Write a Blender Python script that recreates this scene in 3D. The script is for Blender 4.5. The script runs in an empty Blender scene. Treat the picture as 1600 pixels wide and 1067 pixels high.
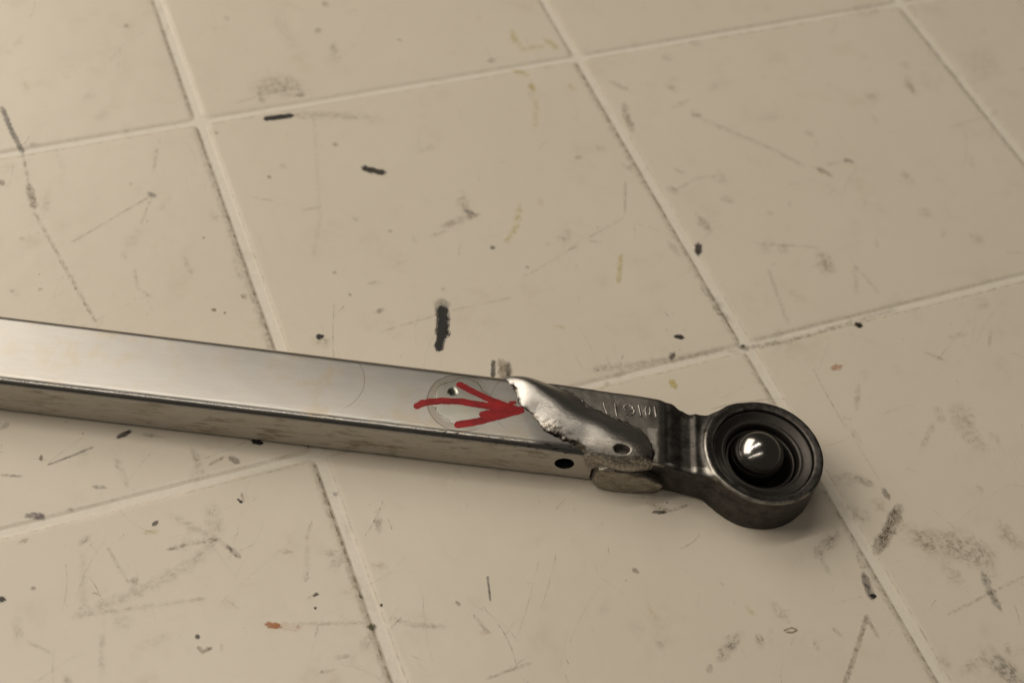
import bpy, bmesh, math, random
import numpy as np
from mathutils import Matrix, Vector
C = bpy.context.scene
COL = C.collection
MM = 0.001

# ---------------------------------------------------------------- camera
cd = bpy.data.cameras.new('camera'); cam = bpy.data.objects.new('camera', cd); COL.objects.link(cam)
Rm = Matrix(((0.92423147, 0.2169712, -0.31419691), (-0.36070693, 0.76603666, -0.53205108), (0.12524659, 0.60507135, 0.7862582)))
cam.matrix_world = Matrix.Translation((0, 0, 0.490)) @ Rm.to_4x4()
cd.sensor_width = 36; cd.lens = 48.94; cd.clip_start = 0.02; cd.clip_end = 50
cd.dof.use_dof = True; cd.dof.focus_distance = 0.570; cd.dof.aperture_fstop = 7.5
C.camera = cam

# ---------------------------------------------------------------- room light: two ceiling tube fixtures 2 m up, dim warm room
w = bpy.data.worlds.new('World'); C.world = w; w.use_nodes = True
w.node_tree.nodes['Background'].inputs[0].default_value = (1.0, 0.88, 0.73, 1)
w.node_tree.nodes['Background'].inputs[1].default_value = 0.04
def area(name, loc, sx, sy, power, col=(1.0, 0.893, 0.758), aim=None):
    l = bpy.data.lights.new(name, 'AREA'); l.shape = 'RECTANGLE'; l.size = sx; l.size_y = sy; l.energy = power; l.color = col
    o = bpy.data.objects.new(name, l); COL.objects.link(o); o.location = loc
    if aim: o.rotation_euler = (Vector(aim) - Vector(loc)).to_track_quat('-Z', 'Y').to_euler()
    return o
area('ceiling_light', (-1.0, 1.05, 2.0), 3.2, 0.08, 21)
area('ceiling_light', (-1.7, -0.40, 2.0), 3.8, 0.07, 9)
area('far_soft_light', (-1.4, 2.3, 2.0), 4.0, 1.7, 86, aim=(.3, .3, 0))  # added broad lamp for soft light from the far left, source unseen
C.view_settings.view_transform = 'Standard'; C.view_settings.look = 'None'
C.view_settings.exposure = 0.0; C.view_settings.gamma = 1
C.render.engine = 'CYCLES'
C.cycles.max_bounces = 8

# ---------------------------------------------------------------- helpers
def setp(o, label=None, cat=None, group=None, kind=None):
    for k, v in (('label', label), ('category', cat), ('group', group), ('kind', kind)):
        if v: o[k] = v
    return o

def mesh_obj(name, verts, faces, mat, parent=None, smooth=True):
    """verts in millimetres"""
    me = bpy.data.meshes.new(name)
    v = np.asarray(verts, dtype=float) * MM
    me.from_pydata(v.tolist(), [], faces if isinstance(faces, list) else faces.tolist())
    me.materials.append(mat); me.update()
    if smooth: me.polygons.foreach_set('use_smooth', [True] * len(me.polygons))
    o = bpy.data.objects.new(name, me); COL.objects.link(o)
    if parent: o.parent = parent
    return o

def vnoise(x, y, z, s, seed=0):
    """smooth value noise, -1..1, cell size s (mm)"""
    r = np.random.RandomState(seed); T = r.rand(32, 32, 32) * 2 - 1
    x = x / s + 1000; y = y / s + 1000; z = z / s + 1000
    xi, yi, zi = np.floor(x).astype(int), np.floor(y).astype(int), np.floor(z).astype(int)
    fx, fy, fz = x - xi, y - yi, z - zi
    fx, fy, fz = [f * f * (3 - 2 * f) for f in (fx, fy, fz)]
    out = 0
    for a in (0, 1):
        for b in (0, 1):
            for c in (0, 1):
                wgt = (fx if a else 1 - fx) * (fy if b else 1 - fy) * (fz if c else 1 - fz)
                out = out + wgt * T[(xi + a) % 32, (yi + b) % 32, (zi + c) % 32]
    return out

def nets(f, lo, hi, st):
    """surface nets: mesh of the solid f < 0 on a grid, vertices pulled onto the surface"""
    ax = [np.arange(lo[i], hi[i] + st[i] * .5, st[i]) for i in range(3)]
    X, Y, Z = np.meshgrid(*ax, indexing='ij')
    F = f(X, Y, Z); S = F < 0
    n = F.shape
    sh = (n[0] - 1, n[1] - 1, n[2] - 1)
    cnt = np.zeros(sh, int)
    def corner(A, a, b, c): return A[a:a + sh[0], b:b + sh[1], c:c + sh[2]]
    for a in (0, 1):
        for b in (0, 1):
            for c in (0, 1): cnt += corner(S, a, b, c)
    act = (cnt > 0) & (cnt < 8)
    I, J, K = np.nonzero(act)
    idx = -np.ones(sh, int); idx[I, J, K] = np.arange(len(I))
    pos = np.zeros((len(I), 3)); num = np.zeros(len(I))
    cs = [(a, b, c) for a in (0, 1) for b in (0, 1) for c in (0, 1)]
    for p in cs:
        for q in cs:
            if sum(q) == sum(p) + 1 and sum(abs(p[i] - q[i]) for i in range(3)) == 1:
                f0 = F[I + p[0], J + p[1], K + p[2]]; f1 = F[I + q[0], J + q[1], K + q[2]]
                m = (f0 < 0) != (f1 < 0)
                t = np.where(m, f0 / np.where(m, f0 - f1, 1), 0)
                for i in range(3): pos[:, i] += np.where(m, p[i] + t * (q[i] - p[i]), 0)
                num += m
    pos /= num[:, None]
    pos = (pos + np.stack([I, J, K], 1)) * np.array(st) + np.array([a[0] for a in ax])
    faces = []
    for d in range(3):
        e, g = [(1, 2), (2, 0), (0, 1)][d]
        sl0 = [slice(None)] * 3; sl1 = [slice(None)] * 3
        sl0[d] = slice(0, -1); sl1[d] = slice(1, None)
        for s in (sl0, sl1): s[e] = slice(1, -1); s[g] = slice(1, -1)
        A, B = S[tuple(sl0)], S[tuple(sl1)]
        P = np.stack(np.nonzero(A != B), 1); inside = A[tuple(P.T)]
        P[:, e] += 1; P[:, g] += 1
        def cell(de, dg):
            Q = P.copy(); Q[:, e] -= de; Q[:, g] -= dg; return idx[tuple(Q.T)]
        quad = np.stack([cell(1, 1), cell(0, 1), cell(0, 0), cell(1, 0)], 1)
        quad[~inside] = quad[~inside][:, ::-1]
        faces.append(quad)
    faces = np.concatenate(faces)
    h = min(st) * .25
    for _ in range(3):
        v = f(*pos.T)
        G = np.stack([(f(*(pos + np.eye(3)[i] * h).T) - f(*(pos - np.eye(3)[i] * h).T)) / (2 * h) for i in range(3)], 1)
        L = (G ** 2).sum(1) + 1e-6
        stp = -(v / L)[:, None] * G
        lim = min(st) * .4; ln = np.linalg.norm(stp, axis=1, keepdims=True) + 1e-9
        pos += stp * np.minimum(1, lim / ln) * .8
    return pos, faces

def smin(a, b, k):
    h = np.clip(.5 + .5 * (b - a) / k, 0, 1)
    return b * (1 - h) + a * h - k * h * (1 - h)
def smax(a, b, k): return -smin(-a, -b, k)
def interp(x, xs, ys):
    """smooth (cosine) interpolation through a table"""
    xs = np.array(xs, float); ys = np.array(ys, float)
    i = np.clip(np.searchsorted(xs, x) - 1, 0, len(xs) - 2)
    t = np.clip((x - xs[i]) / (xs[i + 1] - xs[i]), 0, 1); t = t * t * (3 - 2 * t)
    return ys[i] * (1 - t) + ys[i + 1] * t
def seg2(x, y, a, b):
    px, py = x - a[0], y - a[1]; bx, by = b[0] - a[0], b[1] - a[1]
    t = np.clip((px * bx + py * by) / (bx * bx + by * by + 1e-9), 0, 1)
    return np.hypot(px - bx * t, py - by * t), t
def poly2(x, y, P):
    """signed distance to a closed polygon, negative inside"""
    d = np.full(x.shape, 1e9); ins = np.zeros(x.shape, bool)
    for i in range(len(P)):
        a, b = P[i], P[(i + 1) % len(P)]
        d = np.minimum(d, seg2(x, y, a, b)[0])
        c = (a[1] > y) != (b[1] > y)
        xi = a[0] + (y - a[1]) / np.where(c, (b[1] - a[1]) if b[1] != a[1] else 1, 1) * (b[0] - a[0])
        ins ^= c & (x < xi)
    return np.where(ins, -d, d)

# ---------------------------------------------------------------- material helpers
class NT:
    def __init__(s, name):
        s.m = bpy.data.materials.new(name); s.m.use_nodes = True; s.t = s.m.node_tree
        s.b = s.t.nodes['Principled BSDF']; s.out = s.t.nodes['Material Output']
        s.tc = s.t.nodes.new('ShaderNodeTexCoord')
    def n(s, t, **k):
        nd = s.t.nodes.new(t)
        for a, b in k.items(): setattr(nd, a, b)
        return nd
    def lk(s, a, b): s.t.links.new(a, b)
    def put(s, sock, v):
        if hasattr(v, 'type') and hasattr(v, 'is_output'): s.lk(v, sock)
        else: sock.default_value = v
    def coords(s, scale=(1, 1, 1), loc=(0, 0, 0)):
        mp = s.n('ShaderNodeMapping'); s.lk(s.tc.outputs['Object'], mp.inputs[0])
        mp.inputs['Scale'].default_value = [1000 * c for c in scale]; mp.inputs['Location'].default_value = loc
        return mp.outputs[0]
    def noise(s, scale, stretch=(1, 1, 1), detail=3, rough=.5, dist=0, loc=(0, 0, 0)):
        """scale in cells per millimetre"""
        nd = s.n('ShaderNodeTexNoise'); s.lk(s.coords(stretch, loc), nd.inputs['Vector'])
        nd.inputs['Scale'].default_value = scale; nd.inputs['Detail'].default_value = detail
        nd.inputs['Roughness'].default_value = rough; nd.inputs['Distortion'].default_value = dist
        return nd.outputs['Fac']
    def math(s, op, a, b=0, c=0, clamp=False):
        nd = s.n('ShaderNodeMath', operation=op, use_clamp=clamp)
        for i, v in enumerate((a, b, c)): s.put(nd.inputs[i], v)
        return nd.outputs[0]
    def ramp(s, v, a, b, lo=0., hi=1.):
        nd = s.n('ShaderNodeMapRange', interpolation_type='SMOOTHSTEP'); s.put(nd.inputs['Value'], v)
        nd.inputs['From Min'].default_value = a; nd.inputs['From Max'].default_value = b
        nd.inputs['To Min'].default_value = lo; nd.inputs['To Max'].default_value = hi
        return nd.outputs[0]
    def mix(s, f, a, b):
        nd = s.n('ShaderNodeMix', data_type='RGBA'); s.put(nd.inputs['Factor'], f)
        for i, v in ((6, a), (7, b)): s.put(nd.inputs[i], (*v, 1) if isinstance(v, tuple) and len(v) == 3 else v)
        return nd.outputs[2]
    def bump(s, h, dist, strength=1., prev=None):
        nd = s.n('ShaderNodeBump'); s.put(nd.inputs['Height'], h); nd.inputs['Distance'].default_value = dist * MM
        nd.inputs['Strength'].default_value = strength
        if prev is not None: s.lk(prev, nd.inputs['Normal'])
        return nd.outputs[0]
    def circ(s, cx, cy, wob=0., ws=.25, wd=5):
        """distance (mm) in the local xy plane from a centre, optionally wobbled"""
        sp = s.n('ShaderNodeSeparateXYZ'); s.lk(s.coords(), sp.inputs[0])
        dx = s.math('SUBTRACT', sp.outputs[0], cx); dy = s.math('SUBTRACT', sp.outputs[1], cy)
        d = s.math('SQRT', s.math('ADD', s.math('MULTIPLY', dx, dx), s.math('MULTIPLY', dy, dy)))
        if wob: d = s.math('ADD', d, s.math('MULTIPLY', s.math('SUBTRACT', s.noise(ws, detail=wd, rough=.6), .5), wob))
        return d, sp
    def set(s, **k):
        for a, v in k.items():
            if isinstance(v, tuple) and len(v) == 3: v = (*v, 1)
            s.put(s.b.inputs[a.replace('_', ' ')], v)
        return s.m
MARKS = [
([(172.9,360.6),(171.4,357.2)],6.61,'k',0.55,0.5),
([(171.7,357.1),(170.0,351.5),(166.8,343.3)],6.26,'k',1,0.05),
([(169.1,349.8),(165.7,342.1),(162.6,336.7)],4.25,'k',1,0.05),
([(127.5,494.5),(132.3,494.3),(140.6,493.6)],3.33,'k',1,0.15),
([(140.6,493.6),(154.2,490.8),(163.5,488.5),(172.7,483.9)],4.45,'g',0.4,0.9),
([(172.8,486.2),(183.9,478.8)],5.95,'g',0.18,0.95),
([(164.2,450.8),(167.2,447.8),(172.8,445.1)],3.58,'k',0.95,0.3),
([(114.1,357.5),(115.2,357.2)],3.55,'k',1,0.05),
([(110.7,355.9),(117.5,352.5)],4.5,'g',0.4,0.9),
([(357.5,295.8),(359.0,295.4)],3.53,'k',1,0.2),
([(269.8,313.5),(272.6,312.3)],2.68,'k',0.9,0.25),
([(305.2,361.9),(302.6,356.6)],3.56,'k',0.85,0.3),
([(183.9,323.7),(180.1,314.6)],1.93,'k',0.85,0.4),
([(186.9,322.1),(187.7,318.6),(184.5,311.9)],5.14,'g',0.75,0.5),
([(190.2,321.1),(186.6,312.7)],1.93,'k',0.6,0.5),
([(130.0,515.6),(140.5,518.0),(149.9,509.9)],12.85,'g',0.55,0.9),
([(128.8,511.1),(129.7,506.2)],3.01,'g',0.5,0.6),
([(147.3,506.7),(150.7,506.9)],3.01,'g',0.5,0.6),
([(188.1,404.4),(196.9,406.3),(203.9,407.5),(208.8,407.4)],3.46,'g',0.55,0.8),
([(205.5,423.5),(203.2,415.4),(203.0,406.8)],4.97,'g',0.45,0.9),
([(202.9,411.1),(206.0,408.6)],2.45,'k',0.5,0.5),
([(8.0,531.9),(9.7,514.9),(12.2,499.8)],2.27,'k',0.75,0.5),
([(11.4,477.8),(11.4,463.3)],3.22,'g',0.8,0.6),
([(10.8,461.4),(14.0,444.5),(17.6,426.0),(24.5,390.4)],1.76,'g',0.45,0.8),
([(12.2,499.8),(11.6,477.7)],1.46,'g',0.5,0.8),
([(476.4,443.4),(472.8,434.7),(473.3,429.4)],5.11,'g',0.6,0.9),
([(362.3,339.7),(363.4,335.2),(359.0,329.2)],7.29,'g',0.7,0.9),
([(388.8,393.7),(394.9,386.1)],3.09,'g',0.75,0.7),
([(407.5,394.7),(410.7,392.0)],3.52,'g',0.7,0.8),
([(395.4,393.9),(406.4,394.0)],1.55,'g',0.3,0.9),
([(309.8,461.2),(307.4,453.4),(305.8,441.7)],3.48,'g',0.7,0.7),
([(309.1,478.9),(317.2,469.4)],2.36,'g',0.5,0.8),
([(339.2,467.7),(342.4,463.9)],3.96,'g',0.5,0.9),
([(343.1,445.6),(345.8,444.0)],4.29,'g',0.6,0.8),
([(344.9,442.3),(356.6,429.1),(371.4,413.3),(383.2,396.1)],2.72,'g',0.32,0.95),
([(331.3,386.4),(334.4,383.8)],4.06,'g',0.6,0.9),
([(307.6,399.3),(309.2,396.7)],4.41,'g',0.6,0.9),
([(313.6,379.9),(314.2,368.0)],4.72,'g',0.6,0.8),
([(309.7,397.9),(324.7,402.6),(334.9,401.0)],1.47,'g',0.3,0.95),
([(284.0,435.2),(285.7,432.4)],3.73,'g',0.5,0.9),
([(269.4,431.0),(272.1,430.7)],2.95,'g',0.5,0.9),
([(290.8,420.5),(294.9,416.2)],2.96,'g',0.5,0.8),
([(291.6,367.2),(293.0,357.6)],2.83,'g',0.45,0.8),
([(347.6,489.5),(348.9,488.2)],4.86,'g',0.4,0.9),
([(368.6,496.4),(370.2,493.9)],4.95,'g',0.3,0.9),
([(446.9,434.7),(447.0,432.1)],5.8,'g',0.4,0.95),
([(480.0,453.3),(480.3,451.1)],5.15,'g',0.35,0.95),
([(397.6,417.5),(398.5,416.3)],3.95,'g',0.4,0.95),
([(428.9,351.9),(431.1,349.1)],6.19,'g',0.25,0.95),
([(534.8,451.6),(518.4,433.5)],17.86,'g',0.16,1),
([(472.2,499.7),(494.6,500.5)],9.7,'g',0.2,1),
([(331.8,355.6),(363.7,344.1)],1.44,'g',0.25,0.9),
([(375.3,329.0),(366.8,312.5)],1.83,'g',0.3,0.9),
([(375.3,329.0),(378.4,309.4)],1.83,'g',0.25,0.9),
([(331.8,338.7),(325.0,304.9)],1.78,'g',0.3,0.9),
([(289.2,299.6),(303.8,298.5),(323.4,296.8),(344.8,297.8),(381.2,298.8)],2.35,'g',0.5,0.8),
([(223.3,307.3),(247.2,304.1),(265.6,301.8),(288.3,301.0)],3.24,'g',0.45,0.85),
([(262.1,302.8),(264.4,304.8)],2.65,'k',0.8,0.4),
([(295.3,301.7),(299.4,297.8)],3.04,'k',0.5,0.6),
([(297.9,300.2),(298.3,299.7)],1.35,'k',0.9,0.2),
([(294.9,324.4),(298.9,315.4)],3.09,'g',0.55,0.7),
([(294.2,336.6),(299.4,323.1)],2.77,'k',0.35,0.8),
([(232.7,300.2),(238.7,302.8)],3.24,'g',0.35,0.9),
([(227.1,298.1),(229.0,298.7)],2.26,'g',0.5,0.8),
([(324.6,202.7),(315.1,194.9),(303.2,186.8)],4.87,'b',0.85,0.6),
([(321.9,202.6),(307.0,189.4)],1.94,'k',0.45,0.7),
([(292.4,199.7),(284.3,196.5),(277.6,192.9)],5.05,'b',0.45,0.8),
([(314.1,220.7),(318.7,216.2)],3.9,'b',0.6,0.7),
([(302.3,222.9),(314.6,221.5)],6.45,'b',0.35,0.9),
([(302.8,206.8),(307.5,202.8)],7.03,'g',0.4,0.9),
([(322.3,212.4),(322.3,208.1)],2.61,'k',0.7,0.5),
([(316.2,206.6),(316.7,205.2)],7.11,'g',0.35,0.9),
([(292.8,178.9),(291.4,173.2),(290.5,168.6)],3.13,'k',0.75,0.5),
([(294.2,186.5),(294.1,180.9)],1.88,'g',0.6,0.7),
([(291.1,169.6),(292.0,169.1)],2.49,'k',1,0.1),
([(324.3,188.9),(327.7,181.4)],7.09,'g',0.55,0.85),
([(335.4,180.6),(342.8,171.9)],12.97,'b',0.45,0.9),
([(344.3,184.3),(348.3,170.2),(345.8,161.5)],9.17,'b',0.4,0.9),
([(342.6,164.1),(340.7,153.9),(340.2,147.4)],3.24,'k',0.6,0.6),
([(362.7,176.9),(366.1,171.0)],7.96,'g',0.4,0.9),
([(320.7,188.3),(338.9,181.1)],10.93,'g',0.28,0.95),
([(329.0,173.1),(330.7,163.2)],6.43,'g',0.35,0.9),
([(379.7,239.1),(375.8,227.6)],11.8,'g',0.42,0.9),
([(376.7,223.7),(378.2,218.0)],7.56,'g',0.35,0.9),
([(369.4,242.1),(367.9,237.1)],4.83,'g',0.4,0.9),
([(350.7,226.2),(364.0,236.4)],2.69,'g',0.3,0.9),
([(340.7,265.3),(332.2,253.0)],2.39,'g',0.35,0.9),
([(324.6,244.5),(325.4,237.2)],2.66,'g',0.35,0.9),
([(381.4,272.6),(389.0,264.6)],2.13,'g',0.3,0.9),
([(322.4,252.3),(327.2,249.1)],1.67,'g',0.35,0.8),
([(231.0,171.2),(224.7,169.0),(217.9,164.1)],4.75,'b',0.6,0.75),
([(237.1,167.8),(236.6,164.2)],3.57,'g',0.6,0.7),
([(267.9,162.2),(270.1,158.0)],1.82,'g',0.5,0.7),
([(284.9,162.7),(273.8,151.6),(261.0,139.7)],1.85,'g',0.65,0.6),
([(284.1,161.4),(284.1,152.6)],1.54,'g',0.55,0.6),
([(326.2,127.4),(329.9,119.1)],8.18,'k',0.6,0.7),
([(323.4,132.7),(326.4,123.1)],9.43,'b',0.4,0.9),
([(308.5,128.9),(321.8,130.3)],4.96,'g',0.35,0.9),
([(317.3,152.3),(359.3,157.3)],1.26,'g',0.3,0.9),
([(258.1,159.6),(257.7,155.7)],2.11,'g',0.4,0.8),
([(278.8,195.1),(279.2,183.2)],2.49,'g',0.3,0.9),
([(316.9,192.7),(324.9,195.1)],2.57,'g',0.35,0.9),
([(249.3,180.0),(250.9,173.5),(251.8,169.7)],3.93,'g',0.28,0.9),
([(213.1,162.9),(211.6,161.1)],2.33,'g',0.6,0.6),
([(201.4,210.1),(202.5,208.8)],2.08,'g',0.7,0.5),
([(220.3,235.4),(227.1,230.7)],3.68,'b',0.6,0.7),
([(220.3,232.2),(225.5,230.6)],1.53,'k',0.8,0.4),
([(226.8,230.2),(236.3,231.1)],1.23,'g',0.6,0.7),
([(248.3,167.1),(252.0,167.3),(253.8,165.6),(251.2,165.3),(248.8,166.3)],0.75,'g',0.7,0.4),
([(-7.3,324.9),(1.7,326.3),(10.7,328.1)],0.92,'k',0.6,0.5),
([(21.5,330.0),(26.5,331.5)],2.16,'k',0.9,0.4),
([(30.8,328.6),(38.6,324.9)],1.54,'k',0.45,0.7),
([(72.6,312.5),(75.7,310.9)],2.45,'k',1,0.2),
([(-25.6,325.4),(-17.6,322.4)],1.23,'k',0.55,0.6),
([(-21.5,347.0),(-18.9,348.8)],2.2,'k',0.6,0.6),
([(-9.1,329.9),(-9.5,327.5)],1.23,'g',0.8,0.4),
([(-19.4,304.1),(-15.9,303.6),(-12.6,302.0),(-16.2,302.2)],2.11,'p',0.75,0.45),
([(-4.6,301.9),(-1.7,301.6)],1.8,'g',0.5,0.7),
([(-23.7,293.0),(-20.0,293.6)],1.79,'g',0.6,0.7),
([(7.3,309.9),(11.9,307.8)],1.51,'k',0.6,0.6),
([(18.3,320.7),(20.3,305.9)],2.45,'g',0.35,0.9),
([(48.4,316.5),(49.1,301.9)],3.06,'g',0.4,0.85),
([(52.8,306.5),(59.6,308.6)],1.21,'g',0.6,0.6),
([(62.0,307.6),(64.4,304.6)],2.74,'b',0.7,0.5),
([(60.0,287.6),(61.1,285.7)],1.19,'k',0.9,0.2),
([(49.2,287.8),(48.4,274.4)],6.56,'g',0.28,0.95),
([(62.2,290.0),(61.6,285.6)],1.2,'g',0.5,0.6),
([(26.0,285.9),(27.5,286.9)],1.78,'k',0.7,0.3),
([(21.8,283.6),(26.6,283.0)],1.78,'y',0.5,0.6),
([(28.7,273.7),(38.2,273.7),(48.0,272.5),(51.5,266.6),(54.2,262.3)],1.76,'g',0.6,0.75),
([(48.0,272.5),(36.1,265.0),(16.5,259.7),(-11.4,256.1)],4.12,'g',0.28,0.95),
([(51.3,267.6),(54.0,262.3)],2.05,'k',0.5,0.6),
([(32.9,288.9),(47.8,271.7)],2.38,'g',0.25,0.95),
([(80.5,260.0),(75.1,244.0)],1.76,'g',0.2,0.9),
([(83.1,255.6),(91.3,252.4)],2.92,'b',0.4,0.8),
([(85.0,269.2),(80.4,261.5)],1.18,'g',0.45,0.7),
([(7.3,281.3),(11.5,264.2)],1.18,'g',0.4,0.8),
([(12.0,261.1),(15.0,265.9)],2.61,'g',0.5,0.7),
([(-2.3,285.7),(2.0,288.8)],2.67,'g',0.45,0.8),
([(-1.6,282.6),(-6.6,255.9)],2.66,'g',0.16,0.95),
([(-5.7,255.7),(11.5,252.9),(37.2,248.9)],1.73,'g',0.28,0.9),
([(111.4,265.7),(109.2,256.5)],2.97,'b',0.4,0.8),
([(103.1,244.0),(106.2,241.5)],3.49,'r',0.3,0.8),
([(70.2,260.2),(74.3,258.3)],2.34,'r',0.35,0.8),
([(56.3,231.7),(58.3,230.7),(60.6,229.4)],2.28,'o',1,0.4),
([(59.3,230.1),(68.2,226.2)],2.56,'o',0.45,0.8),
([(65.2,228.8),(91.8,221.1)],1.42,'g',0.3,0.9),
([(76.6,237.8),(78.1,237.9)],1.44,'k',0.8,0.3),
([(75.6,232.7),(75.7,232.4)],1.14,'k',0.9,0.2),
([(73.9,237.3),(78.6,238.6)],1.15,'g',0.5,0.7),
([(100.2,226.3),(100.0,225.8)],1.15,'k',0.9,0.2),
([(93.7,218.8),(93.7,218.2)],2.85,'v',0.9,0.3),
([(93.4,232.5),(93.9,231.5)],1.15,'k',0.7,0.3),
([(30.8,234.9),(30.9,234.1)],1.71,'k',0.8,0.3),
([(30.2,230.5),(30.9,228.1),(34.6,228.6)],1.42,'g',0.7,0.5),
([(38.3,229.2),(38.1,226.6)],1.13,'g',0.5,0.7),
([(77.3,210.7),(82.0,209.9)],1.97,'g',0.6,0.7),
([(69.9,206.9),(75.9,206.2)],1.4,'g',0.5,0.7),
([(5.4,252.1),(6.8,247.6)],5.76,'g',0.22,0.95),
([(102.9,219.5),(107.9,215.1),(121.5,209.3)],2.0,'g',0.4,0.85),
([(143.9,225.2),(141.1,215.0)],0.87,'k',0.75,0.5),
([(128.0,218.6),(129.0,216.9)],1.44,'g',0.7,0.6),
([(132.8,211.3),(135.2,203.5),(136.1,202.4)],1.44,'b',0.5,0.7),
([(132.5,203.5),(135.3,202.4)],1.71,'o',0.4,0.7),
([(-29.8,263.4),(-30.8,250.3)],2.91,'g',0.25,0.95),
([(-34.2,271.4),(-33.1,270.8)],2.64,'k',0.9,0.2),
([(-22.4,272.6),(-21.6,272.1)],1.47,'g',0.7,0.5),
([(-1.7,246.2),(-5.6,229.0)],2.01,'g',0.28,0.9),
([(-28.2,252.1),(-20.5,244.3)],1.15,'g',0.3,0.9),
([(128.2,185.1),(146.8,185.8)],1.13,'g',0.5,0.7),
([(-17.8,234.2),(-15.8,230.5)],2.27,'g',0.5,0.7),
([(127.2,292.9),(128.0,291.0)],1.22,'k',0.7,0.4),
([(97.4,279.3),(97.7,278.6)],1.79,'p',0.6,0.5),
([(131.8,518.6),(128.5,511.2)],1.9,'g',0.3,0.9),
([(45.8,528.8),(50.6,529.9)],4.53,'b',0.3,0.85),
([(21.5,546.3),(20.9,539.4)],4.6,'y',0.25,0.9),
([(76.8,577.6),(77.2,576.4)],2.78,'g',0.55,0.8),
([(127.8,572.3),(127.9,571.2)],3.19,'g',0.5,0.8),
([(180.7,571.6),(181.6,570.9)],3.64,'g',0.7,0.6),
([(170.4,551.2),(172.7,552.8)],3.56,'g',0.5,0.7),
([(211.0,535.7),(211.3,534.6)],2.77,'g',0.5,0.7),
([(175.7,539.7),(174.6,533.8)],4.7,'g',0.45,0.85),
([(172.8,530.2),(172.8,529.2)],6.21,'g',0.2,0.9),
([(251.9,508.2),(255.5,509.9)],3.52,'g',0.55,0.8),
([(41.0,545.9),(41.2,545.4)],1.92,'k',0.4,0.7),
([(-0.6,483.0),(0.1,482.0)],3.59,'g',0.8,0.5),
([(102.1,491.1),(102.3,490.6)],2.2,'g',0.6,0.6),
([(62.5,459.2),(64.7,457.3)],2.82,'k',0.6,0.5),
([(63.7,458.0),(22.7,438.2)],1.06,'g',0.38,0.8),
([(63.6,457.6),(54.9,441.7)],1.06,'g',0.4,0.8),
([(55.4,467.7),(56.2,467.1)],1.42,'g',0.6,0.6),
([(154.4,469.5),(156.7,468.4)],2.18,'g',0.6,0.7),
([(126.6,462.1),(127.6,460.1)],3.58,'g',0.3,0.9),
([(118.4,456.3),(119.1,455.3)],2.13,'g',0.6,0.6),
([(108.0,445.2),(117.3,439.9)],1.05,'g',0.3,0.8),
([(88.8,388.5),(88.8,387.3)],2.64,'g',0.75,0.6),
([(143.2,363.9),(145.5,364.4)],2.62,'g',0.65,0.6),
([(73.7,384.4),(74.7,383.7)],1.64,'g',0.8,0.4),
([(78.2,381.6),(78.5,380.8)],0.98,'g',0.8,0.4),
([(206.7,386.2),(207.6,385.9)],2.06,'k',0.7,0.4),
([(190.4,401.7),(180.3,400.2)],2.07,'g',0.3,0.9),
([(144.1,380.6),(149.9,379.8)],1.66,'g',0.5,0.7),
([(176.0,368.3),(176.5,368.2)],2.0,'g',0.5,0.7),
([(134.4,376.7),(134.0,376.4)],1.32,'g',0.6,0.5),
([(46.5,416.2),(45.5,405.0),(50.7,396.8)],1.35,'g',0.3,0.85),
([(68.4,418.1),(69.8,406.0)],2.37,'g',0.25,0.9),
([(90.3,412.2),(90.1,396.6)],2.7,'g',0.3,0.9),
([(86.7,441.6),(88.6,434.8)],3.13,'g',0.3,0.9),
([(5.3,415.3),(5.5,414.8)],2.01,'g',0.5,0.7),
([(19.9,411.6),(20.1,411.2)],1.67,'g',0.5,0.7),
([(131.3,391.2),(131.6,390.3)],1.67,'k',0.5,0.6),
([(164.1,408.7),(163.4,407.6)],1.72,'g',0.5,0.7),
([(80.0,426.5),(80.2,426.1)],1.37,'g',0.6,0.6),
([(43.1,426.9),(43.9,422.7)],2.04,'g',0.3,0.9),
([(1.9,446.9),(4.0,446.0)],1.73,'g',0.5,0.7),
([(72.5,488.1),(67.4,471.9)],1.82,'g',0.3,0.9),
([(127.2,431.0),(138.2,431.5)],1.39,'g',0.25,0.9),
([(17.3,504.1),(18.8,502.5)],2.94,'k',0.5,0.7),
([(151.2,491.5),(134.7,424.8),(125.1,402.8)],1.86,'g',0.13,0.95),
([(139.6,352.5),(173.8,355.4),(205.0,355.2)],0.97,'g',0.25,0.9),
([(173.0,402.2),(173.1,398.0)],2.06,'g',0.3,0.9),
([(153.5,570.8),(155.0,539.4)],6.42,'g',0.14,1),
([(93.4,573.8),(93.1,503.4)],1.99,'g',0.3,0.95),
([(272.5,528.0),(272.3,513.3),(285.4,513.4)],2.82,'y',0.55,0.8),
([(287.7,519.2),(291.8,508.8)],3.22,'y',0.7,0.7),
([(261.3,499.4),(268.2,493.7)],3.51,'y',0.7,0.7),
([(267.6,487.7),(266.2,480.6)],3.1,'y',0.7,0.7),
([(265.7,475.8),(257.1,456.1)],2.3,'y',0.35,0.9),
([(273.4,530.5),(269.4,518.2)],2.82,'y',0.4,0.9),
([(229.8,408.4),(224.8,399.0),(218.0,390.2)],3.19,'y',0.5,0.8),
([(219.8,393.1),(214.5,387.8)],2.43,'y',0.6,0.7),
([(265.3,365.8),(256.9,350.1)],2.09,'y',0.65,0.6),
([(256.9,291.0),(257.1,288.0)],3.27,'y',0.85,0.5),
([(238.9,180.9),(239.6,177.7)],2.4,'y',0.6,0.7),
([(287.1,481.6),(287.8,477.9)],3.5,'y',0.4,0.8),
([(332.8,276.5),(337.6,276.6)],2.73,'o',0.7,0.5),
([(349.4,371.9),(350.6,370.7)],2.96,'y',0.4,0.8),
([(200.4,195.5),(201.2,185.1)],1.77,'y',0.25,0.9),
([(287.6,410.3),(277.9,389.3)],1.1,'g',0.4,0.8),
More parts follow.
